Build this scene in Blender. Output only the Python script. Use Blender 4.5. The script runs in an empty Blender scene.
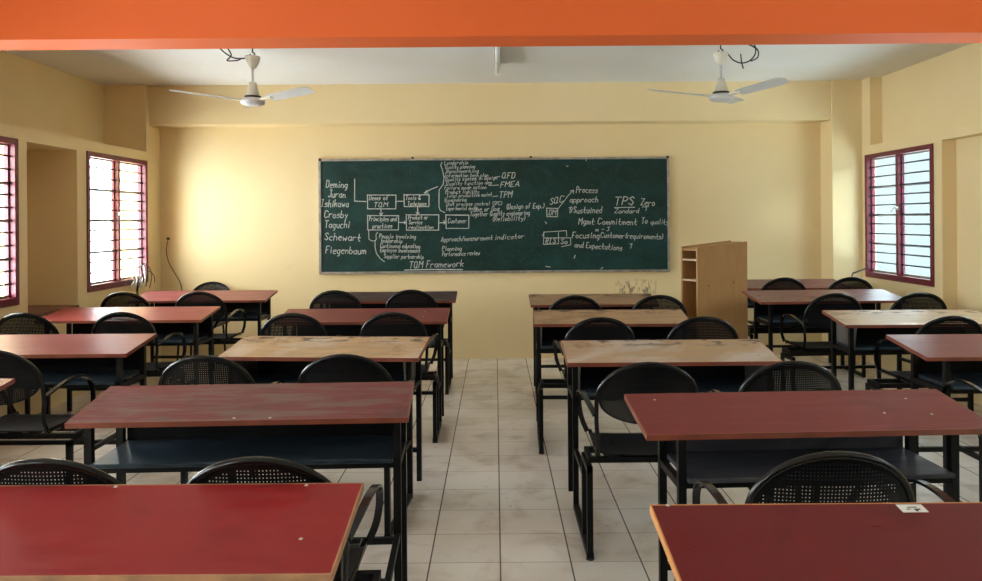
import bpy, math, random
from mathutils import Vector, Matrix
random.seed(7)
S = bpy.context.scene
C = bpy.data.collections.new('classroom'); S.collection.children.link(C)
PI = math.pi

# ------------------------------------------------------------------ materials
class N:
    """small node-tree writer"""
    def __init__(s, name):
        s.m = bpy.data.materials.new(name); s.m.use_nodes = True
        s.t = s.m.node_tree; s.b = s.t.nodes['Principled BSDF']; s.out = s.t.nodes['Material Output']
    def n(s, kind, **kw):
        x = s.t.nodes.new(kind)
        for k, v in kw.items():
            if k in x.inputs: x.inputs[k].default_value = v
            else: setattr(x, k, v)
        return x
    def l(s, a, b): s.t.links.new(a, b)
    def obj(s, loc=(0, 0, 0), scale=(1, 1, 1)):
        c = s.n('ShaderNodeTexCoord'); m = s.n('ShaderNodeMapping')
        m.inputs['Location'].default_value = loc; m.inputs['Scale'].default_value = scale
        s.l(c.outputs['Object'], m.inputs['Vector']); return m.outputs['Vector']
    def noise(s, vec, scale, detail=4, rough=.55, dist=0):
        x = s.n('ShaderNodeTexNoise', Scale=scale, Detail=detail, Roughness=rough, Distortion=dist)
        s.l(vec, x.inputs['Vector']); return x.outputs['Fac']
    def ramp(s, fac, lo, hi, a=0., b=1.):
        x = s.n('ShaderNodeMapRange'); x.clamp = True
        for k, v in zip(('From Min', 'From Max', 'To Min', 'To Max'), (lo, hi, a, b)): x.inputs[k].default_value = v
        s.l(fac, x.inputs['Value']); return x.outputs['Result']
    def math(s, op, a, b=None):
        x = s.n('ShaderNodeMath'); x.operation = op
        for i, v in enumerate((a, b)):
            if v is None: continue
            if isinstance(v, (int, float)): x.inputs[i].default_value = v
            else: s.l(v, x.inputs[i])
        return x.outputs[0]
    def mix(s, fac, a, b):
        x = s.n('ShaderNodeMix'); x.data_type = 'RGBA'
        for i, v in ((0, fac), (6, a), (7, b)):
            if isinstance(v, (int, float)): x.inputs[i].default_value = v
            elif isinstance(v, tuple): x.inputs[i].default_value = v + (1,) if len(v) == 3 else v
            else: s.l(v, x.inputs[i])
        return x.outputs[2]
    def col(s, v):
        if isinstance(v, tuple): s.b.inputs['Base Color'].default_value = v + (1,)
        else: s.l(v, s.b.inputs['Base Color'])
    def rough(s, v):
        if isinstance(v, (int, float)): s.b.inputs['Roughness'].default_value = v
        else: s.l(v, s.b.inputs['Roughness'])
    def bump(s, h, strength=.2, dist=.01):
        x = s.n('ShaderNodeBump', Strength=strength, Distance=dist)
        s.l(h, x.inputs['Height']); s.l(x.outputs['Normal'], s.b.inputs['Normal'])

def paint(name, c, rough=.5, var=.06, scale=3., metallic=0, spec=.5):
    k = N(name); v = k.obj()
    f = k.noise(v, scale)
    d = tuple(x*(1-var*2.2) for x in c)
    k.col(k.mix(k.ramp(f, .35, .7), c, d)); k.rough(rough)
    k.b.inputs['Metallic'].default_value = metallic
    k.b.inputs['Specular IOR Level'].default_value = spec
    return k.m

def wall_mat(name, c, scuff=None):
    k = N(name); v = k.obj()
    big = k.ramp(k.noise(v, .9, 3), .35, .7)
    fine = k.noise(v, 60, 3)
    col = k.mix(big, c, (c[0]*.95, c[1]*.93, c[2]*.88))
    col = k.mix(k.ramp(k.noise(v, 9, 5), .68, .8, 0, .12), col, (.30, .24, .15))
    if scuff:
        cx, cz, rx, rz = scuff
        s = k.n('ShaderNodeSeparateXYZ'); k.l(v, s.inputs[0])
        dx = k.math('ABSOLUTE', k.math('SUBTRACT', s.outputs[0], cx)); dz = k.math('ABSOLUTE', k.math('SUBTRACT', s.outputs[2], cz))
        m = k.math('MULTIPLY', k.ramp(dx, rx*.5, rx, 1, 0), k.ramp(dz, rz*.4, rz, 1, 0))
        n2 = k.ramp(k.noise(k.obj(scale=(1, 1, .35)), 45, 4), .48, .58)
        col = k.mix(k.math('MULTIPLY', k.math('MULTIPLY', m, n2), .75), col, (.10, .09, .07))
    k.col(col); k.rough(.62); k.bump(fine, .05, .003)
    return k.m

WALL = (.82, .67, .385)
M = {}
M['wall'] = wall_mat('cream_yellow_wall_paint', WALL)
M['wall_back'] = wall_mat('cream_yellow_back_wall_paint', WALL, (1.48, .735, .24, .10))
M['ceiling'] = wall_mat('white_ceiling_paint', (.74, .73, .70))
M['orange'] = wall_mat('orange_beam_paint', (.80, .135, .02))
M['outside'] = wall_mat('dark_grey_dimming_wall', (.034, .038, .0395))  # near-black tone for the added outer wall, keeps the right panes dim

def floor_mat():
    k = N('beige_floor_tiles'); v = k.obj()
    s = k.n('ShaderNodeSeparateXYZ'); k.l(v, s.inputs[0])
    def line(o, off, w):
        m = k.math('MODULO', k.math('ADD', o, 30.15 - off), .3)
        return k.ramp(k.math('ABSOLUTE', k.math('SUBTRACT', m, .15)), w*.5, w, 1, 0)
    lx = line(s.outputs[0], .012, .0042); ly = line(s.outputs[1], .302, .0036)
    ix = k.math('FLOOR', k.math('DIVIDE', k.math('ADD', s.outputs[0], 30 - .012), .3))
    iy = k.math('FLOOR', k.math('DIVIDE', k.math('ADD', s.outputs[1], 30 - .302), .3))
    cv = k.n('ShaderNodeCombineXYZ'); k.l(ix, cv.inputs[0]); k.l(iy, cv.inputs[1])
    wn = k.n('ShaderNodeTexWhiteNoise'); k.l(cv.outputs[0], wn.inputs['Vector'])
    col = k.mix(wn.outputs['Value'], (.80, .75, .69), (.71, .655, .59))
    col = k.mix(k.ramp(k.noise(v, 1.3, 2, .5), .40, .80, 0, .7), col, (.50, .40, .30))
    col = k.mix(k.ramp(k.noise(v, 3, 2, .5), .62, .90, 0, .8), col, (.20, .13, .08))
    col = k.mix(k.ramp(k.noise(v, 3.3, 4, .6, .5), .50, .74, 0, .55), col, (.36, .25, .165))
    col = k.mix(k.ramp(k.noise(v, 11, 3, .6), .66, .78, 0, .6), col, (.15, .10, .07))
    col = k.mix(k.math('MULTIPLY', ly, .55), col, (.13, .10, .08))
    col = k.mix(k.math('MULTIPLY', lx, .9), col, (.05, .043, .037))
    k.col(col); k.rough(.25)
    k.bump(k.math('MAXIMUM', lx, ly), .25, -.002)
    return k.m
M['floor'] = floor_mat()

def laminate(name, c, wear, amount, seed, rough=.33, light=None, blots=False, depth=.38, spec=.2):
    k = N(name); v = k.obj((seed*3.7, seed*1.3, 0))
    st = k.obj((seed*2.1, seed, 0), (1.2, 9, 1))
    f = k.noise(st, 3.2, 6, .62)
    g = k.noise(v, 3.4, 5, .6, .5)
    col = k.mix(k.ramp(k.noise(v, 1.6, 3), .3, .7), c, tuple(x*.82 for x in c))
    col = k.mix(k.math('MULTIPLY', k.ramp(f, .44, .60), amount), col, wear)
    col = k.mix(k.math('MULTIPLY', k.ramp(g, .58, .66), amount*.85), col, tuple(x*.45 for x in c))
    if light: col = k.mix(k.math('MULTIPLY', k.ramp(k.noise(v, 2.3, 4, .6, .8), .52, .68), .55), col, light)
    if blots:
        s = k.n('ShaderNodeSeparateXYZ'); k.l(k.obj(), s.inputs[0])
        edge = k.ramp(s.outputs[1], depth*.62, depth*.82)
        b = k.ramp(k.noise(k.obj((seed*5, seed*2, 0), (1, 2.2, 1)), 9, 4, .6), .53, .57)
        col = k.mix(k.math('MULTIPLY', k.math('MULTIPLY', edge, b), .85), col, (.05, .035, .025))
        col = k.mix(k.ramp(k.noise(v, 14, 2), .70, .74, 0, .6), col, (.12, .07, .04))
    k.b.inputs['Specular IOR Level'].default_value = spec
    k.col(col); k.rough(k.ramp(f, .3, .7, rough*.85, rough*1.45))
    k.bump(k.noise(st, 8, 3), .03, .002)
    return k.m

M['metal'] = paint('black_painted_steel', (.0035, .0035, .004), .45, .2, 14, 0, .2)
M['tube'] = paint('glossy_black_tube', (.0035, .0035, .0045), .20, .2, 14, 0, .35)
M['panel'] = paint('black_perforated_sheet', (.0035, .0035, .0045), .36, .2, 10, 0, .2)
M['seat'] = paint('dark_seat_sheet', (.009, .010, .012), .40, .3, 6, 0, .25)
M['shelf'] = laminate('blue_black_shelf_laminate', (.016, .026, .038), (.05, .07, .09), .7, 3, .36)
M['greyshelf'] = laminate('grey_black_shelf_laminate', (.045, .045, .055), (.07, .07, .08), .5, 5, .45)
M['backblack'] = paint('black_back_panel', (.004, .0045, .006), .6, .2, 8, 0, .15)
M['sidegrey'] = paint('worn_grey_side_panel', (.12, .115, .105), .5, .2, 6)
M['screw'] = paint('bright_screw_head', (.70, .68, .62), .3, .05, 5, .6)
M['band_red'] = paint('red_brown_edge_band', (.22, .055, .03), .4, .15, 8)
M['band_orange'] = paint('orange_plywood_edge', (.66, .29, .09), .5, .15, 12)
M['band_wood'] = paint('light_wood_edge', (.46, .24, .12), .5, .2, 12)
M['band_pink'] = paint('faded_red_edge', (.30, .08, .065), .4, .15, 8)
M['maroon'] = paint('maroon_window_paint', (.15, .008, .028), .38, .12, 6)
M['maroon_lit'] = paint('lit_maroon_window_paint', (.34, .10, .15), .4, .12, 6)  # paler copy of the maroon, daylight on the frames put into its colour
M['bar'] = paint('dark_grille_steel', (.030, .018, .022), .45, .2, 9)
M['divider'] = paint('olive_glazing_bar', (.33, .31, .25), .5, .2, 9)
M['white'] = paint('white_enamel', (.78, .77, .73), .35, .04, 4)
M['cream'] = paint('aged_cream_enamel', (.72, .68, .56), .35, .08, 6)
M['fanwhite'] = paint('grey_white_fan_enamel', (.58, .58, .575), .35, .05, 6)
M['black'] = paint('black_plastic', (.012, .012, .012), .45, .1, 8)
M['alu'] = paint('worn_aluminium_frame', (.50, .49, .46), .38, .2, 14, .7)
M['tubeglass'] = paint('unlit_tube_glass', (.74, .76, .70), .25, .03, 5)
M['dust'] = paint('grey_lamp_housing', (.34, .34, .32), .5, .15, 5)
M['paper'] = paint('white_paper', (.78, .76, .72), .7, .04, 8)
M['ink'] = paint('black_ink', (.015, .015, .015), .7, .02, 8)
M['sill'] = laminate('red_brown_stone_sill', (.20, .085, .055), (.26, .15, .10), .5, 8, .4)
def ply():
    k = N('tan_plywood'); v = k.obj()
    g = k.noise(k.obj(scale=(14, 14, 1.2)), 2.5, 5, .6)
    col = k.mix(k.ramp(g, .3, .7), (.45, .245, .09), (.37, .195, .068))
    col = k.mix(k.ramp(k.noise(v, 5, 5), .62, .75, 0, .5), col, (.24, .13, .055))
    k.col(col); k.rough(.5); return k.m
M['ply'] = ply()
M['plyedge'] = paint('pale_plywood_edge', (.62, .44, .26), .55, .1, 20)
def board():
    k = N('dark_green_chalkboard'); v = k.obj()
    s = k.n('ShaderNodeSeparateXYZ'); k.l(v, s.inputs[0])
    col = k.mix(k.ramp(k.noise(v, 1.5, 4, .6), .3, .7), (.006, .026, .020), (.009, .040, .036))
    col = k.mix(k.ramp(k.noise(k.obj(scale=(1, 1, 1.8)), 2.4, 6, .62, .7), .42, .75, 0, .6), col, (.018, .080, .080))
    col = k.mix(k.ramp(k.noise(v, 30, 4), .55, .8, 0, .25), col, (.09, .15, .14))
    k.b.inputs['Specular IOR Level'].default_value = .25; k.col(col); k.rough(.5); return k.m
M['board'] = board()
M['chalk'] = paint('white_chalk', (.72, .76, .73), .9, .15, 40)
def glass(name, tint, gl):
    k = N(name); k.t.nodes.remove(k.b)
    tr = k.n('ShaderNodeBsdfTransparent'); tr.inputs[0].default_value = tint + (1,)
    go = k.n('ShaderNodeBsdfGlossy'); go.inputs['Roughness'].default_value = .08
    fr = k.n('ShaderNodeLayerWeight', Blend=.5); mx = k.n('ShaderNodeMixShader')
    k.l(k.math('ADD', k.math('MULTIPLY', k.math('POWER', fr.outputs['Facing'], 4.0), .6*gl), .03), mx.inputs[0]); k.l(tr.outputs[0], mx.inputs[1]); k.l(go.outputs[0], mx.inputs[2])
    k.l(mx.outputs[0], k.out.inputs['Surface']); return k.m
M['glass'] = glass('clear_window_glass', (.97, .985, .98), 1.0)
M['glass_blue'] = glass('bluish_window_glass', (.62, .68, .69), 1.0)

# ------------------------------------------------------------------ mesh helpers
class MB:
    def __init__(s): s.v = []; s.f = []; s.sm = []
    def add(s, vs, fs, smooth=False):
        o = len(s.v); s.v += [tuple(p) for p in vs]; s.f += [tuple(i+o for i in f) for f in fs]; s.sm += [smooth]*len(fs); return s
    def box(s, x0, x1, y0, y1, z0, z1, mat=None):
        vs = [(x, y, z) for z in (z0, z1) for y in (y0, y1) for x in (x0, x1)]
        if mat: vs = [mat @ Vector(p) for p in vs]
        return s.add(vs, [(0, 2, 3, 1), (4, 5, 7, 6), (0, 1, 5, 4), (2, 6, 7, 3), (0, 4, 6, 2), (1, 3, 7, 5)])
    def bbox(s, x0, x1, y0, y1, z0, z1, b=.003, mat=None):
        """box with chamfered edges: three stacked slabs"""
        vs = []
        for z, i in ((z0, b), (z0+b, 0), (z1-b, 0), (z1, b)):
            for (x, y) in ((x0+i, y0+i), (x1-i, y0+i), (x1-i, y1-i), (x0+i, y1-i)): vs.append((x, y, z))
        if mat: vs = [mat @ Vector(p) for p in vs]
        fs = [(3, 2, 1, 0), (12, 13, 14, 15)]
        for k in range(3):
            for j in range(4):
                a = k*4+j; c = k*4+(j+1) % 4; fs.append((a, c, c+4, a+4))
        return s.add(vs, fs)
    def tube(s, pts, r, n=8, flat=None, closed=False, caps=True):
        """round tube along pts; flat=(w,h,up): rectangular section instead"""
        P = [Vector(p) for p in pts]; L = len(P); vs = []; fs = []
        up = None
        for i, p in enumerate(P):
            if closed: t = P[(i+1) % L]-P[i-1]
            else: t = P[min(i+1, L-1)]-P[max(i-1, 0)]
            t.normalize()
            if flat:
                u = Vector(flat[2]); a = u - t*u.dot(t); a.normalize(); b = t.cross(a)
                ring = [a*flat[0]/2+b*flat[1]/2, -a*flat[0]/2+b*flat[1]/2, -a*flat[0]/2-b*flat[1]/2, a*flat[0]/2-b*flat[1]/2]
            else:
                if up is None:
                    up = Vector((0, 0, 1)) if abs(t.z) < .9 else Vector((1, 0, 0))
                a = up - t*up.dot(t)
                if a.length < 1e-5: a = t.orthogonal()
                a.normalize(); b = t.cross(a); up = a
                ring = [(a*math.cos(2*PI*k/n)+b*math.sin(2*PI*k/n))*r for k in range(n)]
            vs += [p+q for q in ring]
        m = 4 if flat else n
        for i in range(L if closed else L-1):
            j = (i+1) % L
            for k in range(m): fs.append((i*m+k, i*m+(k+1) % m, j*m+(k+1) % m, j*m+k))
        if caps and not closed:
            fs.append(tuple(reversed(range(m)))); fs.append(tuple((L-1)*m+k for k in range(m)))
        return s.add(vs, fs, smooth=not flat)
    def lathe(s, prof, n=24, c=(0, 0, 0)):
        vs = [(c[0]+r*math.cos(2*PI*k/n), c[1]+r*math.sin(2*PI*k/n), c[2]+z) for r, z in prof for k in range(n)]
        fs = []
        for i in range(len(prof)-1):
            for k in range(n): fs.append((i*n+k, i*n+(k+1) % n, (i+1)*n+(k+1) % n, (i+1)*n+k))
        return s.add(vs, fs, smooth=True)
    def build(s, name, mat, parent=None, loc=None):
        me = bpy.data.meshes.new(name); me.from_pydata(s.v, [], s.f); me.update()
        me.polygons.foreach_set('use_smooth', s.sm)
        o = bpy.data.objects.new(name, me); C.objects.link(o); me.materials.append(mat)
        if parent: o.parent = parent
        if loc: o.location = loc
        return o
def recalc(o):
    import bmesh
    b = bmesh.new(); b.from_mesh(o.data); bmesh.ops.recalc_face_normals(b, faces=b.faces); b.to_mesh(o.data); b.free(); return o
def smooth_path(pts, k=6):
    P = [Vector(p) for p in pts]; out = []
    for i in range(len(P)-1):
        a, b, c, d = P[max(i-1, 0)], P[i], P[i+1], P[min(i+2, len(P)-1)]
        for j in range(k):
            t = j/k
            out.append(.5*((2*b)+(c-a)*t+(2*a-5*b+4*c-d)*t*t+(3*b-a-3*c+d)*t**3))
    return out+[P[-1]]
def empty(name, loc=(0, 0, 0), rz=0, label=None, cat=None, group=None, kind=None):
    o = bpy.data.objects.new(name, None); C.objects.link(o); o.location = loc; o.rotation_euler = (0, 0, rz)
    o.empty_display_size = .1
    return tag(o, label, cat, group, kind)
def tag(o, label=None, cat=None, group=None, kind=None):
    if label: o['label'] = label
    if cat: o['category'] = cat
    if group: o['group'] = group
    if kind: o['kind'] = kind
    return o
def struct(o, label=None, cat=None):
    return tag(o, label, cat, None, 'structure')
def copy_tree(o, parent=None):
    c = o.copy(); C.objects.link(c)
    if parent: c.parent = parent
    for ch in list(o.children): copy_tree(ch, c)
    return c

# ------------------------------------------------------------------ room shell
XL, XLO, XR, XRO = -3.525, -3.955, 3.74, 3.86        # wall faces and the deeper faces of their recesses
YB, YF, ZC, ZL, T = 8.165, -3.6, 2.855, 2.177, .10
f = MB().box(XLO-.1, XRO+.1, YF-.1, YB+.1, -.1, 0).build('floor', M['floor']); struct(f, 'beige square tiled floor with brown stains', 'floor')
c = MB().box(XLO-.1, XRO+.1, YF-.1, YB+.1, ZC, ZC+.1).build('ceiling', M['ceiling']); struct(c, 'flat grey white ceiling behind the orange beam', 'ceiling')
w = MB().box(XLO-.1, XRO+.1, YB, YB+.1, 0, ZC).build('wall_back', M['wall_back']); struct(w, 'cream yellow wall that carries the chalkboard', 'wall')
w = MB().box(XLO-.1, XRO+.1, YF-.1, YF, 0, ZC).build('wall_rear', M['wall']); struct(w, 'cream yellow wall behind the viewer', 'wall')

WIN_L = [(6.69, 7.845), (4.56, 5.72), (2.3, 3.5), (.2, 1.4), (-2.1, -.9)]
NIC_L = [(5.84, 6.54), (3.66, 4.3), (1.55, 2.15), (-.75, .05)]
WIN_R = [(6.60, 7.81), (4.3, 5.5), (2.2, 3.4), (.1, 1.3), (-2.1, -.9)]
NIC_R = [(5.62, 6.48), (3.5, 4.2), (1.45, 2.05), (-.75, -.05)]
WZ = (.86, 2.085); NZL = (.77, 2.077); NZR = (.55, 2.10)
def side_wall(name, sgn, X, XO, wins, nics, nz, yend, label):
    m = MB(); out = X + sgn*T
    def b(xa, xb, *r): m.box(min(xa, xb), max(xa, xb), *r)
    y = YF
    for (a, c2, kind) in sorted([(a, b2, 'w') for a, b2 in wins]+[(a, b2, 'n') for a, b2 in nics]):
        if a > y: b(X, out, y, a, 0, ZL)
        if kind == 'w': b(X, out, a, c2, 0, WZ[0]); b(X, out, a, c2, WZ[1], ZL)
        else:
            b(X, out, a, c2, 0, nz[0]-.03); b(X, out, a, c2, nz[1], ZL)
            b(XO, XO+sgn*.08, a-.06, c2+.06, nz[0]-.03, nz[1]+.05)         # niche back
            b(out, XO, a-.06, a, nz[0]-.03, nz[1]+.05); b(out, XO, c2, c2+.06, nz[0]-.03, nz[1]+.05)
            b(out, XO, a, c2, nz[1], nz[1]+.05)
        y = c2
    b(X, out, y, YB, 0, ZL)
    b(out, XO+sgn*.08, YF, YB, ZL-.06, ZL)                                  # ledge
    b(XO, XO+sgn*.1, YF, YB, ZL, ZC)                                        # upper wall
    b(X, XO, yend, YB, ZL, ZC)                                              # column end of the upper recess
    return struct(m.build(name, M['wall']), label, 'wall')
side_wall('wall_left', -1, XL, XLO, WIN_L, NIC_L, NZL, 7.85, 'cream yellow wall with two barred windows and a tan niche between')
side_wall('wall_right', 1, XR, XRO, WIN_R, NIC_R, NZR, 7.71, 'cream yellow wall with a single barred window in view')
ti = 1
def trim(o, label):
    global ti
    o.name = 'trim_%d' % ti; ti += 1; return struct(o, label, 'trim')
trim(MB().box(XLO, XRO, 4.22, 4.478, 2.46, ZC).build('trim', M['orange']), 'wide orange ceiling beam across the top of the view')
trim(MB().box(XL, 3.435, 7.90, YB, 2.457, ZC).build('trim', M['wall']), 'cream yellow beam along the top of the chalkboard wall')
trim(MB().box(3.435, XR, 7.88, YB, 0, ZC).build('trim', M['wall']), 'cream yellow corner pier right of the chalkboard wall')
for a, b2 in NIC_L: trim(MB().box(XLO, XL+.012, a, b2, NZL[0]-.03, NZL[0]).build('trim', M['sill']), 'red brown stone sill at the foot of the left wall niche')
for a, b2 in NIC_R: trim(MB().box(XR-.005, XRO, a, b2, NZR[0]-.03, NZR[0]).build('trim', M['sill']), 'red brown sill of a right wall niche')

def window(n, sgn, X, y0, y1, label, gl, handle=True):
    r = empty('window_%d' % n, (X, y0, WZ[0]), 0, label, 'window', None, 'structure')
    W, Hh = y1-y0, WZ[1]-WZ[0]; fw = .045
    def bx(m, d0, d1, *q):                     # d: depth outwards from the room face
        xa, xb = sgn*d0, sgn*d1; return m.bbox(min(xa, xb), max(xa, xb), *q, b=.004)
    m = MB(); d = (-.012, .070)
    bx(m, *d, 0, fw, 0, Hh); bx(m, *d, W-fw, W, 0, Hh); bx(m, *d, fw, W-fw, 0, fw+.012); bx(m, *d, fw, W-fw, Hh-fw, Hh)
    m.build('frame', M['maroon'], r)
    m = MB(); bx(m, -.004, .052, W/2-.02, W/2+.02, fw+.012, Hh-fw); m.build('mullion', M['maroon'], r)
    zs = [fw+.012+(Hh-2*fw-.012)*t for t in (0, .25, .5, .745, 1)]
    for (a, b2) in ((fw, W/2-.02), (W/2+.02, W-fw)):
        m = MB(); st = .016                    # the casement round each column of panes
        bx(m, .030, .050, a, a+st, zs[0], zs[4]); bx(m, .030, .050, b2-st, b2, zs[0], zs[4])
        cs = m.build('casement', M['maroon'], r)
        m = MB()
        for z in zs[1:4]: bx(m, .033, .047, a+st, b2-st, z-.011, z+.011)
        bx(m, .033, .047, a+st, b2-st, zs[0], zs[0]+.02); bx(m, .033, .047, a+st, b2-st, zs[4]-.015, zs[4])
        m.build('glazing_bars', M['divider'], cs)
        for k in range(4):
            m = MB(); xa, xb = sgn*.038, sgn*.042
            m.box(min(xa, xb), max(xa, xb), a+st, b2-st, zs[k]+.011, zs[k+1]-.011); m.build('pane', gl, cs)
    for k in range(4):
        for t in (.36, .70):
            z = zs[k]+(zs[k+1]-zs[k])*t
            MB().tube([(sgn*.018, .02, z), (sgn*.018, W-.02, z)], .0075, 6).build('grille_bar', M['bar'], r)
    for z in zs[1:4]: MB().tube([(sgn*.018, .02, z+.004), (sgn*.018, W-.02, z+.004)], .0085, 6).build('grille_bar', M['bar'], r)
    if handle:
        m = MB(); z = zs[2]+.06
        m.tube(smooth_path([(-sgn*.004, W/2-.02, z), (-sgn*.03, W/2-.015, z+.01), (-sgn*.035, W/2+.02, z-.012), (-sgn*.03, W/2+.05, z-.035)]), .008, 6)
        m.box(-.012, .012, W/2-.02, W/2+.02, z-.012, z+.02)
        m.build('handle', M['white'], r)
    return r
wn = 1; wright = None
for i, (a, b2) in enumerate(WIN_L):
    window(wn, -1, XL, a, b2, ['maroon barred window in the left wall next to the chalkboard wall', 'maroon barred window cut by the left edge of the photo'][i] if i < 2 else 'maroon barred window in the left wall beside the viewer', M['glass'], i == 0); wn += 1
for i, (a, b2) in enumerate(WIN_R):
    o = window(wn, 1, XR, a, b2, 'maroon barred window in the right wall beside the corner pier' if i == 0 else 'maroon barred window in the right wall beside the viewer', M['glass_blue'], i == 0); wn += 1
    if i == 0: wright = o
m = MB().tube([(-.01, 1.17, .09), (-.30, .86, .06)], .008, 6); m.tube([(-.30, .86, .06), (-.315, .845, .035)], .006, 6)
m.build('stay_rod', M['black'], wright)
# added dark wall, dims the right windows and that side of the room
o = MB().box(7.2, 8.2, -8, 26, -.1, 2.95).build('wall_outside_dimmer', M['outside']); struct(o, 'dark grey wall added outside to dim the right windows', 'wall')

# ------------------------------------------------------------------ chalkboard
bx0, bx1, bz0, bz1 = -1.849, 1.833, .905, 2.112
bb = empty('chalkboard', (0, YB, bz0), 0, 'long dark green chalkboard covered in white chalk notes on the far wall', 'chalkboard')
MB().box(bx0+.02, bx1-.02, -.030, 0, .02, bz1-bz0-.02).build('writing_surface', M['board'], bb)
m = MB(); q = bz1-bz0
for r in ((bx0, bx1, -.042, 0, 0, .024), (bx0, bx1, -.042, 0, q-.022, q), (bx0, bx0+.024, -.042, 0, .024, q-.022), (bx1-.024, bx1, -.042, 0, .024, q-.022)): m.bbox(*r)
m.build('aluminium_frame', M['alu'], bb)
for x in (bx0+.006, bx1-.03): MB().bbox(x, x+.024, -.046, 0, q-.02, q+.008, b=.004).build('corner_cap', M['black'], bb)
for x in (-.86, .38): MB().bbox(x-.012, x+.012, -.045, 0, q-.004, q+.016, b=.004).build('hanging_clip', M['black'], bb)
G = {  # single-stroke handwriting: digit pairs (x, y); baseline 2, x-height 5, capitals 8
'a': '35150403122233 3532', 'b': '08022233342505', 'c': '351504031232', 'd': '35150403122233 3832', 'e': '04343525150403122232', 'f': '38281712 0525',
'g': '35150403122233 35312010', 'h': '0802 0415253432', 'i': '1512 1716', 'j': '25211000 2726', 'k': '0802 3504 1432', 'l': '1812', 'm': '0502 04152422 24354442',
'n': '0502 0415253432', 'o': '150403122233342515', 'p': '0500 052534332202', 'q': '3530 35150403122233', 'r': '0502 04152535', 's': '35150424332202', 't': '18132232 0535',
'u': '050312223335 3532', 'v': '051235', 'w': '0512243245', 'x': '0532 3502', 'y': '0523 3510', 'z': '05350232',
'A': '022842 1434', 'B': '0802 082837362505 2534332202', 'C': '4728180703122243', 'D': '0802 082837332202', 'E': '38080232 0525', 'F': '380802 0525', 'G': '4728180703123244 4424',
'H': '0802 3832 0535', 'I': '1812 0828 0222', 'J': '3833221203 1848', 'K': '0802 3805 1532', 'L': '080232', 'M': '0208254842', 'N': '02083238', 'O': '180703122233372818',
'P': '0802 082837362505', 'Q': '180703122233372818 2342', 'R': '0802 082837362505 1532', 'S': '372818071634332203', 'T': '0848 2822', 'U': '080312223338', 'V': '082248',
'W': '0812253248', 'X': '0842 4802', 'Y': '0825 4825 2522', 'Z': '08480242', '1': '072822', '3': '08382534332202', '(': '28161422', ')': '08161402', '&': '4214182837041222 22440',
'-': '0535', '/': '0238', '.': '1213', ',': '1311', "'": '1817'}
U = .01054                                     # one survey unit on the board, in metres
def bp(x, y): return (bx0+(x-319.5)*U, -(y-158.0)*U+q)
class Chalk:
    def __init__(s): s.m = MB()
    def line(s, pts, w=.008):
        for a, b in zip(pts, pts[1:]):
            A, B = Vector((a[0], 0, a[1])), Vector((b[0], 0, b[1])); t = B-A
            if t.length < 1e-5: continue
            t.normalize(); nn = Vector((-t.z, 0, t.x))*w*.41; e = t*w*.3
            y = -.0318
            vs = [A-e+nn, A-e-nn, B+e-nn, B+e+nn]
            s.m.add([(p.x, y, p.z) for p in vs]+[(p.x, -.0300, p.z) for p in vs], [(0, 1, 2, 3), (0, 4, 5, 1), (1, 5, 6, 2), (2, 6, 7, 3), (3, 7, 4, 0)])
    def write(s, *a, **kw):
        t = Chalk(); t._write(*a, **kw); t.m.build('chalk_writing', M['chalk'], bb)
    def _write(s, x, y, text, h=6.5, slope=0, width=None, w=.0075):
        """text with its baseline starting at board point (x, y); h = capital height, slope = fall per unit"""
        u = h/6; adv = sum((3.2 if ch == ' ' else (3.4 if ch in 'ilj1.,\'()' else (5.6 if ch in 'mwMWATCGVXYZQ' else 4.6))) for ch in text)
        sx = (width/adv) if width else u*.72
        cx = x
        for ch in text:
            a = 3.2 if ch == ' ' else (3.4 if ch in 'ilj1.,\'()' else (5.6 if ch in 'mwMWATCGVXYZQ' else 4.6))
            jy = random.uniform(-.25, .25)*u
            for st in G.get(ch, '').split():
                pts = []
                for i in range(0, len(st)-1, 2):
                    gx, gy = int(st[i])+random.uniform(-.18, .18), int(st[i+1])-2+random.uniform(-.18, .18)
                    px = cx+(gx+gy*.22)*sx; py = y+(px-x)*slope-gy*u+jy
                    pts.append(bp(px, py))
                s.line(pts, w)
            cx += a*sx
    def poly(s, pts, w=.008): s.line([bp(*p) for p in pts], w)
    def rect(s, x0, y0, x1, y1): s.poly([(x0, y0), (x1, y0+.3), (x1-.3, y1), (x0+.2, y1-.2), (x0, y0-.4)], .010)
    def done(s):
        if s.m.v: s.m.build('chalk_line', M['chalk'], bb)
k = Chalk()
for x, y, t, wd in ((327, 186, 'Deming', 22), (329, 196, 'Juran', 18), (322, 205, 'Ishikawa', 28), (325, 216, 'Crosby', 24), (325, 226, 'Taguchi', 26), (325, 238.5, 'Schewart', 37), (326, 251.5, 'Fiegenbaum', 41)):
    k.write(x, y, t, 7, .03, wd, .0095)
k.poly([(355.5, 178), (355.3, 200), (366.5, 200.5)], .011)
k.done()
k = Chalk()
k.rect(368, 194, 396.5, 208); k.write(369.5, 199, 'Dems of', 4.6, 0, 20); k.write(374, 206, 'TQM', 4.6, 0, 15)
k.rect(404.5, 194, 429.5, 206); k.write(406, 199, 'Tools &', 4.2, 0, 15); k.write(408, 205, 'Techniques', 4.2, 0, 19)
k.rect(368, 214.5, 399, 229); k.write(369.5, 220, 'Principles and', 4.6, 0, 28); k.write(373, 227, 'practices', 4.6, 0, 20)
k.rect(406.5, 214, 439, 229.5); k.write(408.5, 218.5, 'Product or', 4, 0, 20); k.write(409, 223.3, 'Service', 4, 0, 14); k.write(409, 228.3, 'realisation', 4, 0, 25)
k.rect(446, 214.5, 469, 228); k.write(448, 222.5, 'Customer', 4.6, 0, 19)
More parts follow.
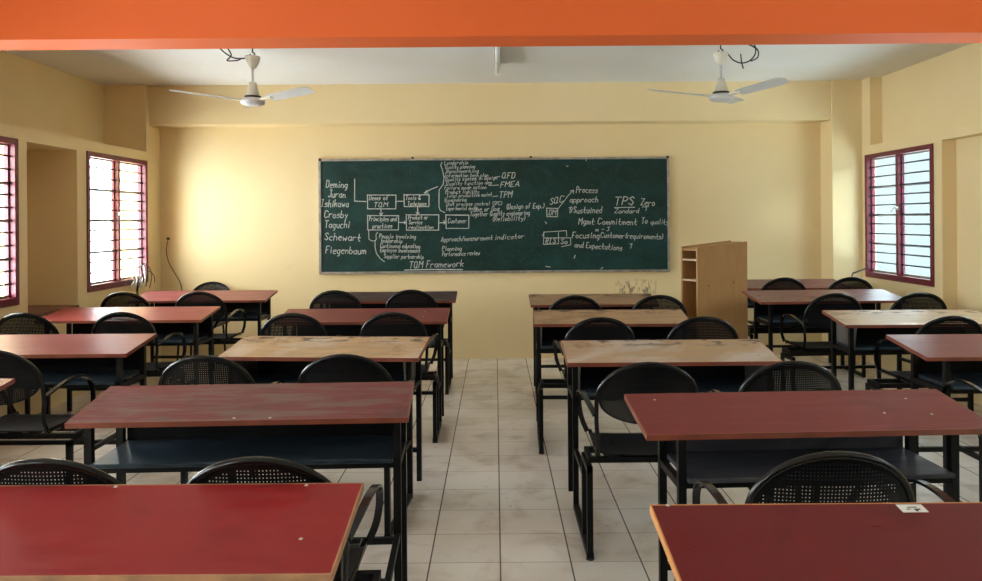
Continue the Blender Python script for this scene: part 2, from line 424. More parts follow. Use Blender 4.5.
k.poly([(396.5, 200.5), (404.5, 200.5)], .010); k.poly([(381.5, 208), (381.5, 214)], .010); k.poly([(379.8, 212), (381.5, 214.4), (383.4, 212)]); k.poly([(418, 206), (418, 213.6)], .012); k.poly([(416.4, 211.6), (418, 214), (419.6, 211.6)])
k.poly([(399, 221.5), (406.5, 221.8)], .012); k.poly([(404.5, 220), (406.5, 221.8), (404.3, 223)]); k.poly([(439.5, 222.3), (446, 221.8)], .010); k.poly([(443.6, 220), (446, 221.8), (443.5, 223.5)])
k.poly([(425, 192.5), (431, 189), (438, 186.2)], .009); k.poly([(427.5, 190), (424.6, 192.6), (428.6, 192.6)])
k.done()
k = Chalk()
k.poly([(369, 229), (369.3, 238), (372, 239.8), (376, 239.5)]); k.poly([(378, 231), (376.2, 234), (376.6, 238), (375.3, 239.6), (375.3, 246), (376.5, 252), (380, 257), (384.5, 260.5)], .009)
for x, y, t, wd in ((379.5, 237, 'People involving', 37), (381, 241.5, 'leadership', 22), (380.5, 246.5, 'Continuous education', 40), (380.5, 250.8, 'Employee involvement', 40), (384, 257, 'Supplier partnership', 40)): k.write(x, y, t, 4.2, .02, wd)
k.done(); k = Chalk()
k.write(409, 267, 'TQM Framework', 6.5, -.02, 55, .009); k.poly([(404.5, 269), (430, 268.6), (462, 269)], .013)
k.done(); k = Chalk()
k.poly([(442.5, 162), (441.3, 165), (443, 170), (444.5, 177), (443.6, 184), (441, 187.5), (439.5, 189.5), (439.2, 206), (440.5, 210), (445, 212)], .009)
for i, t in enumerate(('Leadership', 'Quality planning', 'Benchmarking', 'Information tech plan', 'Quality system in design', 'Quality function dep', 'Failure mode action', 'Product liability', 'Total productive maint', 'Reengineering', 'Stat process control (SPC)', 'Experimental design')):
    k.write(445+(i % 3)*.8, 164.5+i*4.1, t, 3.7, -.03+.01*(i % 4), (24, 30, 33, 44, 52, 46, 42, 34, 46, 22, 57, 32)[i], .0062)
k.poly([(494, 177.5), (500, 176.5)]); k.write(502, 178.5, 'QFD', 5.5, -.04, 14, .009); k.poly([(489, 185.5), (499, 185)]); k.write(500.5, 187.2, 'FMEA', 5.2, -.04, 20, .009); k.poly([(493, 196.5), (498, 196)]); k.write(499, 198, 'TPM', 6, -.05, 14, .0095)
k.write(474, 211.5, 'Doe or Doe', 5, -.03, 26); k.write(506, 209, '(Design of Exp.)', 5, -.02, 39, .0085); k.write(470, 216, 'Together Quality engineering', 4.6, -.02, 60); k.write(492, 221.2, '(Reliability)', 4.6, -.03, 34)
k.done(); k = Chalk()
k.write(441, 241, 'Approach/measurement', 4.6, -.03, 52); k.write(494.5, 239.5, 'indicator', 4.8, -.05, 30); k.write(442, 250, 'Planning', 4.4, 0, 20); k.write(442, 255.5, 'Performance review', 4.6, -.03, 38)
k.done()
k = Chalk()
k.write(549.5, 205, 'SQC', 6, -.2, 15, .0085); k.rect(546.5, 208.5, 557.5, 217); k.write(548.5, 215, 'DM', 5, 0, 8); k.poly([(557, 210), (562, 204), (568, 196), (573, 191)], .008); k.poly([(570, 191.6), (573.4, 190.6), (573.2, 194)])
k.write(576, 193, 'Process', 6, .02, 22, .009); k.write(569.5, 202.5, 'approach', 5.5, .01, 29, .009); k.write(568, 213.5, '1)Sustained', 6, .0, 34, .009); k.write(578, 224.5, 'Mgmt Commitment', 6, .02, 59, .009); k.write(640.5, 224.5, 'To', 6, 0, 7, .009); k.write(650, 225, 'quality', 5, .03, 18)
k.write(613.5, 206, 'TPS', 8, .0, 21, .011); k.poly([(614, 208.4), (634, 208.2)], .010); k.write(614, 214, 'Zandard', 4.6, .0, 25); k.write(640, 206, 'Zero', 6.5, .06, 15, .0095); k.poly([(641.5, 208), (648, 207.6)]); k.write(643.5, 211.5, '1', 4, 0, 3)
k.done(); k = Chalk()
k.write(595, 232, 'm - 3', 3.6, -.05, 14); k.write(571.5, 238.5, 'Focusing', 6, .0, 28, .0085); k.write(600, 238, 'Customer(requirements)', 5.3, .035, 63, .0085); k.write(574, 247.5, 'and Expectations', 5.5, .075, 48, .0085); k.write(627.5, 249, '1', 5, 0, 4)
k.poly([(542, 236), (544, 232.2), (566, 231), (566.2, 236.5)]); k.poly([(543.5, 232), (543, 244.5), (558, 244), (558, 231.4)]); k.poly([(543.5, 238), (570, 238.2), (570.2, 245), (561, 247)]); k.write(545, 243.5, 'RIS', 5, 0, 11, .0085); k.write(560, 244, 'So', 5, 0, 8, .0085)
k.done()
for a, b in (((586, 158.8), (586.2, 161.5)), ((566.5, 166.5), (568, 167)), ((573.5, 258.5), (574.5, 255.5)), ((545, 266.5), (549.5, 267)), ((600, 269.5), (602, 267.5)), ((545, 222), (546.3, 224))): k = Chalk(); k.poly([a, b], .009); k.m.build('chalk_mark', M['chalk'], bb)

# ------------------------------------------------------------------ chairs
def make_chair():
    r = empty('perforated_chair')
    # the sheet follows a leaning, slightly wrapped surface
    def surf(x, z): return -.215-.065*(z-.45)/.40-.030*(1-(x/.225)**2)
    a, zc, ht, hb = .214, .690, .155, .098
    def top(x): return zc+ht*math.sqrt(max(0, 1-(x/a)**2))
    def bot(x): return zc-hb*math.sqrt(max(0, 1-(x/a)**2))
    m = MB(); p = .0098; h = .00145
    def rr(x, z): return math.hypot(x/a, (z-zc)/(ht if z > zc else hb))
    def clampr(x, z):
        q2 = rr(x, z)
        return (x, z) if q2 <= 1 else (x/q2, zc+(z-zc)/q2)
    P = lambda x, z: (x, surf(x, z), z)
    nx = int(a/p)+1
    for i in range(-nx, nx+1):
        for j in range(-14, 20):
            x, z = i*p, zc+j*p; o = p/2
            if rr(x, z) > 1.0: continue
            cs = [(x-o, z-o), (x+o, z-o), (x+o, z+o), (x-o, z+o)]
            if all(rr(*c2) < .985 for c2 in cs):
                m.add([P(*c2) for c2 in cs]+[P(x-h, z-h), P(x+h, z-h), P(x+h, z+h), P(x-h, z+h)], [(0, 1, 5, 4), (1, 2, 6, 5), (2, 3, 7, 6), (3, 0, 4, 7)])
            else: m.add([P(*clampr(*c2)) for c2 in cs], [(0, 1, 2, 3)])
    ring = []
    K = 64
    for q2 in range(K):
        t = 2*PI*q2/K; cx, sz = math.cos(t), math.sin(t); hh = ht if sz >= 0 else hb
        for (s1, off) in ((1.005, 0), (.93, .0012)):
            x, z = a*cx*s1, zc+hh*sz*s1; ring.append((x, surf(x, z)+off, z))
    m.add(ring, [(2*q2, 2*((q2+1) % K), 2*((q2+1) % K)+1, 2*q2+1) for q2 in range(K)])
    m.build('backrest', M['panel'], r)
    # tube: along the seat side, up the back, over the arch
    side = lambda s: [(s*.196, .20, .4405), (s*.204, 0, .4405), (s*.210, -.185, .443), (s*.214, -.208, .462), (s*.219, surf(.2, .52)-.008, .52), (s*.224, surf(.22, .60), .60), (s*.2245, surf(.22, .69), .69)]
    arch = [(.2245*math.cos(t), surf(.2245*math.cos(t), .69+.165*math.sin(t)), .69+.165*math.sin(t)) for t in [PI*k2/22 for k2 in range(1, 22)]]
    m = MB().tube(smooth_path(side(1), 3)+arch+list(reversed(smooth_path(side(-1), 3))), .0102, 10)
    m.build('back_frame', M['tube'], r)
    # seat pan: shallow dished sheet with a rolled front lip
    m = MB(); nxs, nys = 10, 10; vs = []; fs = []
    for lay in (0, 1):
        for j in range(nys+1):
            for i in range(nxs+1):
                u, v = -1+2*i/nxs, -1+2*j/nys
                rx = .205*(1-.10*max(0, -v)**3); x = u*rx; y = v*.20
                z = .452-.010*(1-u*u)*(1-v*v)-(.022*max(0, v-.7)/.3)
                vs.append((x, y, z-.008*lay))
    n1 = (nxs+1)*(nys+1)
    for j in range(nys):
        for i in range(nxs):
            A = j*(nxs+1)+i; B = A+1; Cc = B+nxs+1; D = A+nxs+1
            fs.append((A, B, Cc, D)); fs.append((n1+D, n1+Cc, n1+B, n1+A))
    def rim(lst): 
        for a1, b1 in zip(lst, lst[1:]): fs.append((a1, n1+a1, n1+b1, b1))
    row = nxs+1
    rim([i for i in range(row)][::-1]); rim([nys*row+i for i in range(row)]); rim([j*row for j in range(nys+1)]); rim([j*row+nxs for j in range(nys+1)][::-1])
    m.add(vs, fs, smooth=False); m.build('seat', M['seat'], r)
    for s in (-1, 1):
        pts = smooth_path([(s*.229, surf(.22, .625)+.004, .625), (s*.246, -.16, .655), (s*.260, -.06, .678), (s*.266, .03, .672), (s*.264, .10, .636), (s*.255, .152, .57), (s*.238, .185, .50), (s*.212, .20, .4405)], 5)
        MB().tube(pts, .01, flat=(.024, .009, (s*1, 0, .05))).build('armrest', M['tube'], r)
    for s in (-1, 1): MB().box(s*.13-.018, s*.13+.018, -.19, .13, .426, .446).build('mounting_bracket', M['metal'], r)
    return r
CH0 = make_chair(); first = [True]
def chair(x, yback, label, group, zs=1., rz=0):
    o = CH0 if first[0] else copy_tree(CH0); first[0] = False
    o.location = (x, yback+.28, 0); o.rotation_euler = (0, 0, rz); o.scale = (.955, 1, zs)
    tag(o, label, 'chair', group); return o

# ------------------------------------------------------------------ desks
def desk(x, yn, yf, W, top, band, label, group, yc=None, rot=0, dz=0, boxed=False, inl=.06, inr=.06, shelf='shelf', cx=None, screws=(), sticker=False, stand=True, zs_=1.):
    """x = middle of the top, yn/yf = near and far edge, yc = where the backs of its seats stand"""
    D = yf-yn; zn, zf = .745+dz, .800+dz
    r = empty('school_desk', (x, yn, 0), rot, label, 'desk', group)
    tilt = math.atan2(zf-zn, D); L = math.hypot(D, zf-zn); th = .019; e = .004
    Mx = Matrix.Translation((0, 0, zn)) @ Matrix.Rotation(tilt, 4, 'X')
    tt = MB().box(-W/2+e, W/2-e, e, L-e, -th, .0, Mx).build('tabletop', top, r)
    m = MB()
    for q2 in ((-W/2, W/2, 0, e), (-W/2, W/2, L-e, L), (-W/2, -W/2+e, e, L-e), (W/2-e, W/2, e, L-e)): m.box(q2[0], q2[1], q2[2], q2[3], -th-.0005, .0004, Mx)
    m.build('edge_band', band, tt)
    for (sx, sy) in screws: MB().lathe([(0, .0016), (.0038, .0013), (.005, 0)], 10).build('screw', M['screw'], tt).matrix_local = Mx @ Matrix.Translation((sx, sy*L, 0.0003))
    if sticker:
        st = MB().box(-.029, .029, -.017, .017, 0, .0006).build('paper_sticker', M['paper'], tt)
        st.matrix_local = Mx @ Matrix.Translation((-.020, L-.026, .0002)); st['label'] = 'torn white paper sticker with smudged print'
        m = MB()
        for q2 in ((-.009, .012, .003, .006), (-.015, -.005, -.005, -.002), (.002, .016, -.007, -.002), (.003, .009, -.013, -.008)): m.box(q2[0], q2[1], q2[2], q2[3], .0006, .0009)
        m.build('smudged_print', M['ink'], st)
    xl, xr = -W/2+inl, W/2-inr; h = .0135; zt = lambda y: zn+(zf-zn)*y/D-th*1.02
    ly = (.055, D-.05)
    for xx in (xl, xr):
        for y in ly:
            m = MB(); zt0 = zt(y)
            m.add([(xx+a, y+b, z) for z in (0, None) for b in (-h, h) for a in (-h, h) for z in ([0] if z == 0 else [zt(y+b)])], [(0, 2, 3, 1), (4, 5, 7, 6), (0, 1, 5, 4), (2, 6, 7, 3), (0, 4, 6, 2), (1, 3, 7, 5)])
            m.build('leg', M['metal'], r)
    zs = .590+dz
    MB().bbox(xl+h+.001, xr-h-.001, .02, D-.03, zs-.016, zs, .003).build('shelf', M[shelf], r)
    MB().box(xl+h+.002, xr-h-.002, D-.028, D-.016, zs-.01, zt(D-.028)-.003).build('back_panel', M['greyshelf' if shelf == 'greyshelf' else 'backblack'], r)
    m = MB()                                                    # square bars that tie the legs together
    for xx in (xl, xr): m.box(xx-h*.9, xx+h*.9, ly[0]+h, ly[1]-h, zs-.044, zs-.018)
    m.box(xl+h, xr-h, ly[0]-h*.8, ly[0]+h*.8, zs-.040, zs-.0165); m.box(xl+h, xr-h, ly[1]-h*.8, ly[1]+h*.8, .16, .185)
    m.build('tie_bar', M['metal'], r)
    if boxed:
        for xx, d in ((xl, 1), (xr, -1)):
            m = MB(); xa, xb = xx+d*(h+.001), xx+d*(h+.010); y0, y1 = .015, D-.03
            vs = [(a, b, z) for (b, z) in ((y0+.03, zs+.001), (y1, zs+.001), (y1, zt(y1)-.002), (y0, zt(y0)-.002)) for a in (min(xa, xb), max(xa, xb))]
            m.add(vs, [(0, 2, 4, 6), (7, 5, 3, 1), (0, 1, 3, 2), (2, 3, 5, 4), (4, 5, 7, 6), (6, 7, 1, 0)])
            recalc(m.build('side_panel', M['sidegrey'], r))
    if stand and yc is not None:
        yr, yf2 = yc-yn+.065, yc-yn+.27                           # posts of the seat stand, towards the viewer from the desk
        for xx in (xl, xr):
            MB().bbox(xx-.015, xx+.015, yr, ly[1]-h-.001 if False else ly[0]-h-.001, .004, .032, .003).build('floor_runner', M['metal'], r)
            m = MB()
            m.box(xx-.0125, xx+.0125, yr-.004, yr+.022, .032, .40); m.box(xx-.0125, xx+.0125, yf2-.012, yf2+.012, .032, .375)
            m.box(xx-.0125, xx+.0125, yr-.004, yf2+.012, .375, .40)
            m.build('seat_stand', M['metal'], r)
            MB().box(xx-.010, xx+.010, yf2+.012, ly[0]-h-.001, .29, .312).build('side_bar', M['metal'], r)
            MB().lathe([(0, -.004), (.018, -.004), (.018, .004), (0, .004)], 10).build('foot', M['black'], r).location = (xx, yr+.010, .004)
        lo = min([xl]+[c2-x-.16 for c2 in cx]) if cx else xl; hi = max([xr]+[c2-x+.16 for c2 in cx]) if cx else xr
        m = MB(); zr = .4255*zs_
        m.box(lo, hi, yr+.05, yr+.075, .4005, zr); m.box(lo, hi, yf2-.012, yf2+.013, .4005, zr); m.box(lo, lo+.02, yr+.075, yf2-.012, .4005, zr); m.box(hi-.02, hi, yr+.075, yf2-.012, .4005, zr)
        m.build('seat_rail', M['metal'], r)
    return r

def red(n, c, wear, am, seed, rough=.33, light=None): return laminate(n, c, wear, am, seed, rough, light)
def lightwood(n, seed, c=(.56, .36, .185), wear=(.40, .29, .19), light=(.62, .56, .50), blots=True): return laminate(n, c, wear, .7, seed, .38, light, blots)
A, Bq, Cq, Dq = 'desks along the left wall', 'desks left of the aisle', 'desks right of the aisle', 'desks along the right wall'
R_ = 'black perforated seats in the rows'

desk(-2.66, 2.92, 3.30, 1.22, red('red_top_a', (.20, .03, .028), (.18, .07, .06), .4, 1), M['band_pink'], 'red topped desk of which only a corner shows at the left edge of the photo', A)
desk(-2.625, 4.22, 4.605, 1.22, red('red_top_b', (.25, .055, .055), (.32, .15, .15), .3, 2, .34), M['band_red'], 'glossy red desk at the left edge with pale window reflections', A, yc=3.69, cx=(-2.39,))
desk(-2.765, 5.67, 6.07, 1.22, red('red_top_c', (.29, .045, .042), (.32, .12, .11), .25, 3, .33), M['band_red'], 'bright red desk in front of the tan niche by the left wall', A, yc=5.21, cx=(-3.17, -2.51))
desk(-2.725, 7.06, 7.47, 1.25, red('red_top_d', (.22, .05, .05), (.27, .12, .12), .3, 4, .33), M['band_red'], 'red desk in the far left corner beside the window and loose cable', A, yc=6.60, zs_=1.012, cx=(-3.16, -2.52), inr=.07)

desk(-.945, 1.565, 1.95, 1.22, red('red_top_e', (.30, .016, .018), (.28, .035, .032), .35, 5, .36), M['band_wood'], 'large bright red desktop at the bottom left corner, closest desk left of the aisle', Bq, screws=((-.009, .97), (.468, .97), (.515, .34)))
desk(-.93, 2.785, 3.15, 1.22, red('worn_top', (.17, .022, .026), (.17, .105, .095), .95, 6, .36, (.055, .030, .028)), M['band_red'], 'worn brown red desk with blue black shelf, second from the viewer left of the aisle', Bq, yc=1.99, rot=.04, cx=(-1.15, -.60), inl=.06, inr=.045, screws=((-.02, .06), (.11, .05)))
desk(-.94, 4.06, 4.44, 1.08, lightwood('light_top_a', 7), M['band_red'], 'light wood desk left of the aisle with dark scratches on its top', Bq, yc=3.50, rot=-.08, cx=(-1.315, -.685), boxed=True)
desk(-.955, 5.48, 5.84, 1.22, red('red_top_f', (.19, .032, .03), (.21, .08, .07), .5, 8), M['band_red'], 'dull red desk left of the aisle behind the scratched light wood one', Bq, yc=5.02, zs_=1.008, cx=(-1.315, -.665), screws=((.43, .7), (.43, .35)))
desk(-.985, 6.88, 7.22, 1.26, red('dark_top', (.055, .032, .028), (.16, .12, .11), .8, 9), M['band_red'], 'dark brown worn desk left of the aisle, the one closest to the chalkboard', Bq, yc=6.43, zs_=1.03, cx=(-1.33, -.70))

desk(.962, 1.41, 1.785, 1.22, red('red_top_g', (.16, .009, .012), (.16, .02, .022), .4, 10, .32), M['band_orange'], 'dark red desktop with orange edge and white sticker, bottom right corner', Cq, screws=((-.57, .99), (.36, .6)), sticker=True)
desk(1.095, 2.58, 2.94, 1.20, red('red_top_h', (.20, .022, .022), (.19, .05, .045), .45, 11, .36), M['band_red'], 'brownish red desk with grey shelf, second from the viewer right of the aisle', Cq, yc=2.0, rot=.04, cx=(.88, 1.50), inl=.13, inr=.13, shelf='greyshelf', screws=((-.50, .83), (.43, .75), (.44, .35), (.28, .4)))
desk(.89, 3.85, 4.22, 1.075, lightwood('light_top_b', 12, (.50, .33, .185), (.38, .30, .23), (.56, .52, .48)), M['band_red'], 'light wood desk right of the aisle with grey worn patches, nearest of three light ones', Cq, yc=3.25, cx=(.65, 1.24), boxed=True, inl=.045, inr=.06)
desk(.80, 5.28, 5.65, 1.075, lightwood('light_top_c', 13, (.46, .29, .155), (.34, .24, .16), None), M['band_red'], 'light wood desk right of the aisle, middle of three light ones', Cq, yc=4.74, rot=-.03, cx=(.64, 1.27), boxed=True, inl=.03, inr=.05)
desk(.83, 6.48, 6.85, 1.075, lightwood('light_top_d', 14, (.42, .27, .15), (.30, .22, .15), None), M['band_red'], 'light wood desk right of the aisle beside the plywood cabinet, closest to the chalkboard', Cq, yc=6.02, zs_=1.008, cx=(.62, 1.27), boxed=True, inl=.05, inr=.06)

desk(2.795, 3.93, 4.34, 1.22, red('red_top_i', (.22, .05, .052), (.24, .10, .10), .4, 15, .32), M['band_red'], 'dusty red desk at the right edge of the photo, nearest by the right wall', Dq, yc=3.42, cx=(2.46,), inl=.13)
desk(2.855, 5.13, 5.50, 1.08, lightwood('light_top_e', 16, (.52, .36, .21), (.42, .33, .25), (.58, .55, .50)), M['band_red'], 'light wood desk by the right wall, below the right window', Dq, yc=4.68, cx=(2.78, 3.40), boxed=True, inl=.06)
desk(2.755, 6.28, 6.70, 1.23, red('purple_top', (.155, .050, .058), (.17, .085, .09), .4, 17, .28), M['band_red'], 'purplish red desk by the right wall just right of the plywood cabinet', Dq, yc=5.83, zs_=1.034, rot=.04, dz=.035, cx=(2.55, 3.19), inl=.10)
desk(2.80, 7.44, 7.82, 1.22, red('mauve_top', (.16, .062, .066), (.18, .09, .09), .4, 18, .30), M['band_red'], 'mauve red desk in the far right corner behind the plywood cabinet', Dq, yc=6.99, zs_=1.07, dz=.04, cx=(2.60, 3.205), inl=.14)

CL = [
 (-2.39, 3.69, 1.0, 'black chair with curved arm at the left edge, at the glossy window-lit red desk'),
 (-3.17, 5.21, 1.0, 'black chair at the left edge under the tan niche, at the bright red desk'),
 (-2.51, 5.21, 1.0, 'black chair at the right seat of the bright red desk by the left wall'),
 (-3.16, 6.60, 1.012, 'black chair below the left window, left seat of the far left corner desk'),
 (-2.52, 6.60, 1.012, 'black chair at the right seat of the far left corner desk'),
 (-1.15, 1.99, 1.0, 'black perforated chair cut by the left edge, at the worn brown red desk'),
 (-.612, 1.99, 1.0, 'whole black perforated chair back just behind the bright red bottom left desktop'),
 (-1.315, 3.50, 1.0, 'black chair with light streaks, left seat of the scratched light wood desk'),
 (-.685, 3.50, 1.0, 'black chair at the aisle-side seat of the scratched light wood desk'),
 (-1.315, 5.02, 1.008, 'black chair at the left seat of the dull red desk left of the aisle'),
 (-.665, 5.02, 1.008, 'black chair at the right seat of the dull red desk left of the aisle'),
 (-1.33, 6.43, 1.03, 'black chair at the left seat of the dark brown desk below the chalkboard'),
 (-.70, 6.43, 1.03, 'black chair at the right seat of the dark brown desk below the chalkboard'),
 (.868, 2.0, 1.0, 'black perforated chair right behind the dark red desktop with the sticker'),
 (1.50, 2.0, 1.0, 'black chair barely showing at the right edge, at the brownish red desk'),
 (.638, 3.25, 1.0, 'black chair with visible seat, aisle side of the nearest light wood desk'),
 (1.24, 3.25, 1.0, 'black chair at the right seat of the grey-worn light wood desk'),
 (.64, 4.74, 1.0, 'black chair at the left seat of the middle light wood desk right of the aisle'),
 (1.27, 4.74, 1.0, 'black chair at the right seat of the middle light wood desk right of the aisle'),
 (.62, 6.02, 1.008, 'black chair at the left seat of the light wood desk nearest the chalkboard'),
 (1.27, 6.02, 1.008, 'black chair just left of the plywood cabinet'),
 (2.46, 3.42, 1.0, 'black chair mostly cut off at the right edge, at the dusty red desk'),
 (2.75, 4.68, 1.0, 'black chair just behind the dusty red desk by the right wall'),
 (2.55, 5.83, 1.034, 'black chair at the left seat of the purplish red desk by the right wall'),
 (3.19, 5.83, 1.034, 'black chair below the right window, right seat of the purplish red desk'),
 (2.60, 6.99, 1.07, 'black chair at the left seat of the mauve desk in the far right corner'),
 (3.205, 6.99, 1.07, 'black chair at the right seat of the mauve desk in the far right corner'),
]
for x, y, zs, lb in CL: chair(x, y, lb, R_, zs)
# a loose chair behind the far left desk, with its own legs
o = chair(-2.96, 7.47, 'lone black chair behind the far left corner desk against the chalkboard wall', None, .97, PI)
if 'group' in o: del o['group']
o.location = (-2.96, 7.80, 0)
for sx in (-1, 1):
    for sy in (-1, 1): MB().tube([(sx*.17, sy*.15, .44), (sx*.19, sy*.175, 0)], .011, 8).build('leg', M['metal'], o)

# ------------------------------------------------------------------ plywood cabinet
def cabinet():
    r = empty('plywood_cabinet', (1.76, 6.75, 0), math.radians(25), 'tall tan plywood cabinet with open shelves on its left side, near the chalkboard', 'cabinet')
    W, D, Hh, t = .565, .225, 1.205, .018
    sl = .045                                   # the top falls towards the open side
    def slab(y0, y1, x0=0, x1=W, dz=0):
        z = lambda x: Hh+dz+sl*x/W
        return MB().add([(x, y, zz) for y in (y0, y1) for x, zz in ((x0, 0), (x1, 0), (x1, z(x1)), (x0, z(x0)))], [(0, 1, 2, 3), (7, 6, 5, 4), (0, 4, 5, 1), (1, 5, 6, 2), (2, 6, 7, 3), (3, 7, 4, 0)])
    slab(0, t).build('front_panel', M['ply'], r)
    slab(D-t, D, dz=.004).build('back_panel', M['ply'], r)
    slab(t+.001, D-t-.001, W-t, W, -.004).build('end_panel', M['ply'], r)
    tp = MB().box(.003, W-t-.002, t+.001, D-t-.001, -t, 0).build('top_panel', M['ply'], r)
    tp.matrix_local = Matrix.Translation((0, 0, Hh-.012)) @ Matrix.Rotation(-math.atan2(sl, W), 4, 'Y')
    for z, n in ((.05, 'bottom_panel'), (.50, 'shelf'), (.905, 'shelf'), (1.085, 'shelf')):
        MB().bbox(.004, W-t-.001, t+.001, D-t-.001, z, z+t, .002).build(n, M['plyedge'] if z > .6 else M['ply'], r)
    m = MB()
    for x, z in ((.12, .87), (.40, .885)): m.lathe([(0, .0), (.006, 0), (.006, .002), (0, .0025)], 8)
    for i, v in enumerate(m.v):
        x, z = ((.12, .87), (.40, .885))[i//32 if i < 64 else 1]; m.v[i] = (x+v[0], -v[2]-.0002, z+v[1])
    m.build('screw', M['ink'], r)
    return r
cabinet()

# ------------------------------------------------------------------ fans, tube light, cables
def fan(x, y, zm, angs, label, lit, wire):
    r = empty('ceiling_fan', (x, y, 0), 0, label, 'ceiling fan', 'ceiling fans behind the orange beam')
    MB().tube([(0, 0, ZC), (0, 0, ZC-.04)]+[(.018*math.sin(t), 0, ZC-.058+.018*math.cos(t)) for t in [PI*2*k2/10 for k2 in range(1, 9)]], .006, 6).build('ceiling_hook', M['black'], r)
    MB().tube([(0, 0, ZC-.07), (0, 0, zm+.12)], .010, 10).build('downrod', lit, r)
    recalc(MB().lathe([(0, ZC-.07), (.058, ZC-.072), (.060, ZC-.085), (.045, ZC-.13), (.026, ZC-.165), (.014, ZC-.17)], 20).build('canopy', M['cream'], r))
    recalc(MB().lathe([(.012, zm+.150), (.030, zm+.148), (.034, zm+.12), (.054, zm+.05), (.060, zm+.036), (0, zm+.036)], 22).build('lower_canopy', M['cream'], r))
    recalc(MB().lathe([(0, zm+.042), (.064, zm+.040), (.064, zm+.024), (.0, zm+.022)], 22).build('motor_vent', M['black'], r))
    recalc(MB().lathe([(0, zm+.024), (.070, zm+.024), (.094, zm+.008), (.098, zm-.006), (.090, zm-.022), (.06, zm-.036), (.03, zm-.041), (0, zm-.042)], 28).build('motor_housing', lit, r))
    for a in angs:
        t = math.radians(a); R = Matrix.Rotation(t, 4, 'Z')
        m = MB(); vs = []; fs = []
        prof = [(.17, .045), (.21, .056), (.36, .058), (.50, .062), (.575, .060), (.605, .048), (.615, .030)]
        for (d, hw) in prof:
            rise = (d-.1)*.07
            for s in (-1, -.33, .33, 1): vs.append((d, s*hw, zm+.006+rise-s*hw*.24+.006*(1-s*s)))
        n1 = len(vs); vs += [(p[0], p[1], p[2]-.004) for p in vs]
        for i in range(len(prof)-1):
            for j in range(3):
                A1 = i*4+j; fs.append((A1, A1+4, A1+5, A1+1)); fs.append((n1+A1, n1+A1+1, n1+A1+5, n1+A1+4))
        edge = [i*4 for i in range(len(prof))]+[len(prof)*4-4+j for j in (1, 2, 3)]+[i*4+3 for i in reversed(range(len(prof)-1))]+[2, 1]
        for i in range(len(edge)):
            a1, b1 = edge[i], edge[(i+1) % len(edge)]; fs.append((a1, b1, n1+b1, n1+a1))
        m.add([R @ Vector(p) for p in vs], fs, smooth=False)
        b = recalc(m.build('blade', lit, r))
        mm = MB().box(.08, .21, -.022, .022, zm-.002, zm+.010); mm.v = [tuple(R @ (Vector(p)+Vector((0, 0, (p[0]-.08)*.07)))) for p in mm.v]
        mm.build('blade_arm', M['cream'], b)
    o = MB()
    for w in wire: o.tube(smooth_path([(x+a, y+b, ZC-c2) for a, b, c2 in w], 6), .0055, 6)
    return r, o
fl, o = fan(-1.93, 6.2, 2.425, (208, 331, 108), 'white ceiling fan on the left, hanging above the left desks', M['fanwhite'],
   [[(-.25, -.1, .004), (-.21, 0, .05), (-.14, 0, .085), (-.06, 0, .088)], [(-.19, -.05, .004), (-.17, 0, .06), (-.21, .02, .10), (-.12, .01, .10), (-.09, 0, .085)]])
tag(o.build('power_cord', M['black']), 'short black loose wires on the ceiling left of the left fan', 'cable')
fr, o = fan(1.816, 6.2, 2.43, (191, 301, 60), 'white ceiling fan on the right, hanging above the right desks', M['fanwhite'],
   [[(.055, 0, .075), (.10, 0, .13), (.17, 0, .155), (.24, 0, .13), (.28, 0, .07), (.27, 0, .004)], [(.16, 0, .08), (.165, 0, .14), (.18, 0, .20)], [(.22, 0, .004), (.29, -.01, .05), (.295, 0, .11), (.24, 0, .14)]])
tag(o.build('power_cord', M['black']), 'black wires looped on the ceiling right of the right fan', 'cable')
r = empty('tube_light', (.03, 5.74, ZC), 0, 'unlit white fluorescent tube light on the ceiling between the two fans', 'tube light')
MB().bbox(-.028, .028, 0, 1.16, -.052, 0, .004).build('housing', M['dust'], r)
recalc(MB().tube([(0, .03, -.085), (0, 1.13, -.085)], .019, 12).build('tube', M['tubeglass'], r))
for y in (.0, 1.13): MB().bbox(-.022, .022, y, y+.03, -.112, -.0525, .004).build('lamp_holder', M['white'], r)
MB().bbox(-.085, -.03, .05, .09, -.03, 0, .003).build('ballast', M['black'], r)

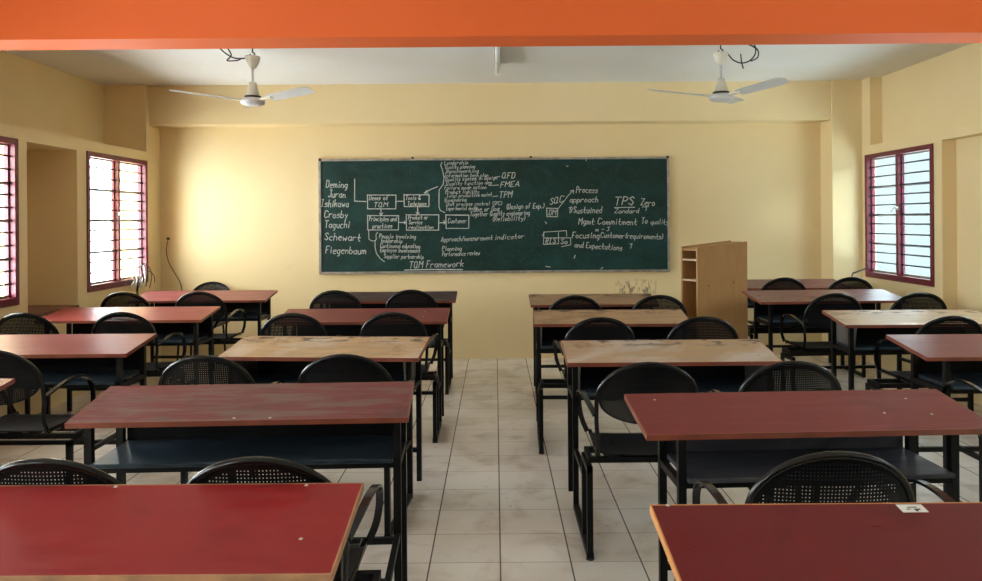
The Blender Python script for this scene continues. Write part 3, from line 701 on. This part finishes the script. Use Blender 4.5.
r = empty('wall_socket', (-3.44, YB, 1.29), 0, 'tiny black wall outlet high in the left corner of the chalkboard wall', 'socket')
MB().bbox(-.013, .013, -.02, 0, -.013, .013, .003).build('plate', M['black'], r)
o = MB().tube(smooth_path([(-3.44, 8.14, 1.27), (-3.45, 8.13, 1.16), (-3.42, 8.12, 1.04), (-3.36, 8.12, .93), (-3.30, 8.12, .82), (-3.28, 8.13, .68)], 6), .0045, 6)
tag(o.build('power_cord', M['black']), 'thin dark cable hanging down the chalkboard wall in the left corner', 'cable')
o = MB()
for (cy, cz, r1, r2, ph) in ((7.62, .86, .14, .20, 0), (7.66, .84, .17, .15, .4), (7.56, .85, .10, .22, .2)):
    o.tube([(XL+.075+.015*math.sin(3*t), cy+r1*math.cos(t), cz+r2*math.sin(t)) for t in [ph+PI*1.25*k2/16-.3 for k2 in range(17)]], .0036, 6)
tag(o.build('power_cord', M['black']), 'dark coiled cable at the lower corner of the left window', 'cable')
o = MB()
for k2 in range(5):
    y0 = 7.44+k2*.06
    o.tube(smooth_path([(XL+.03, y0, .82), (XL+.035, y0+.05, .89+.03*(k2 % 2)), (XL+.03, y0+.02, .94+.045*((k2*2) % 3)), (XL+.03, y0+.06, .90), (XL+.03, y0-.02, .85)], 5), .006, 6)
tag(o.build('power_cord', M['white']), 'bundle of white wires at the lower corner of the left window', 'cable')

# ------------------------------------------------------------------ daylight
wd = bpy.data.worlds.new('overcast_sky'); S.world = wd; wd.use_nodes = True
bg = wd.node_tree.nodes['Background']; bg.inputs[0].default_value = (.90, .96, 1.0, 1); bg.inputs[1].default_value = 28.0
for sgn, X, wins in ((-1, XL-.14, WIN_L), (1, XR+.14, WIN_R)):
    for a, b2 in wins:
        ld = bpy.data.lights.new('daylight_portal', 'AREA'); ld.shape = 'RECTANGLE'; ld.size = WZ[1]-WZ[0]; ld.size_y = b2-a
        ld.cycles.is_portal = True
        o = bpy.data.objects.new('daylight_portal', ld); C.objects.link(o)
        o.location = (X, (a+b2)/2, sum(WZ)/2); o.rotation_euler = (0, sgn*PI/2, 0)

# ------------------------------------------------------------------ camera
cd = bpy.data.cameras.new('camera'); cam = bpy.data.objects.new('camera', cd); C.objects.link(cam)
cd.sensor_width = 36; cd.lens = 775/982*36; cd.clip_start = .05; cd.clip_end = 200
cam.location = (0, 0, 1.458); cam.rotation_euler = (PI/2, .0076, 0)
cd.shift_x = -4/982; cd.shift_y = -70.3/982
S.camera = cam
vs = S.view_settings; vs.view_transform = 'Standard'; vs.look = 'None'; vs.exposure = 0.08; vs.gamma = 1; vs.use_curve_mapping = False
S.cycles.use_denoising = True; S.cycles.max_bounces = 10; S.cycles.diffuse_bounces = 6; S.cycles.transparent_max_bounces = 12
S.cycles.sample_clamp_indirect = 10
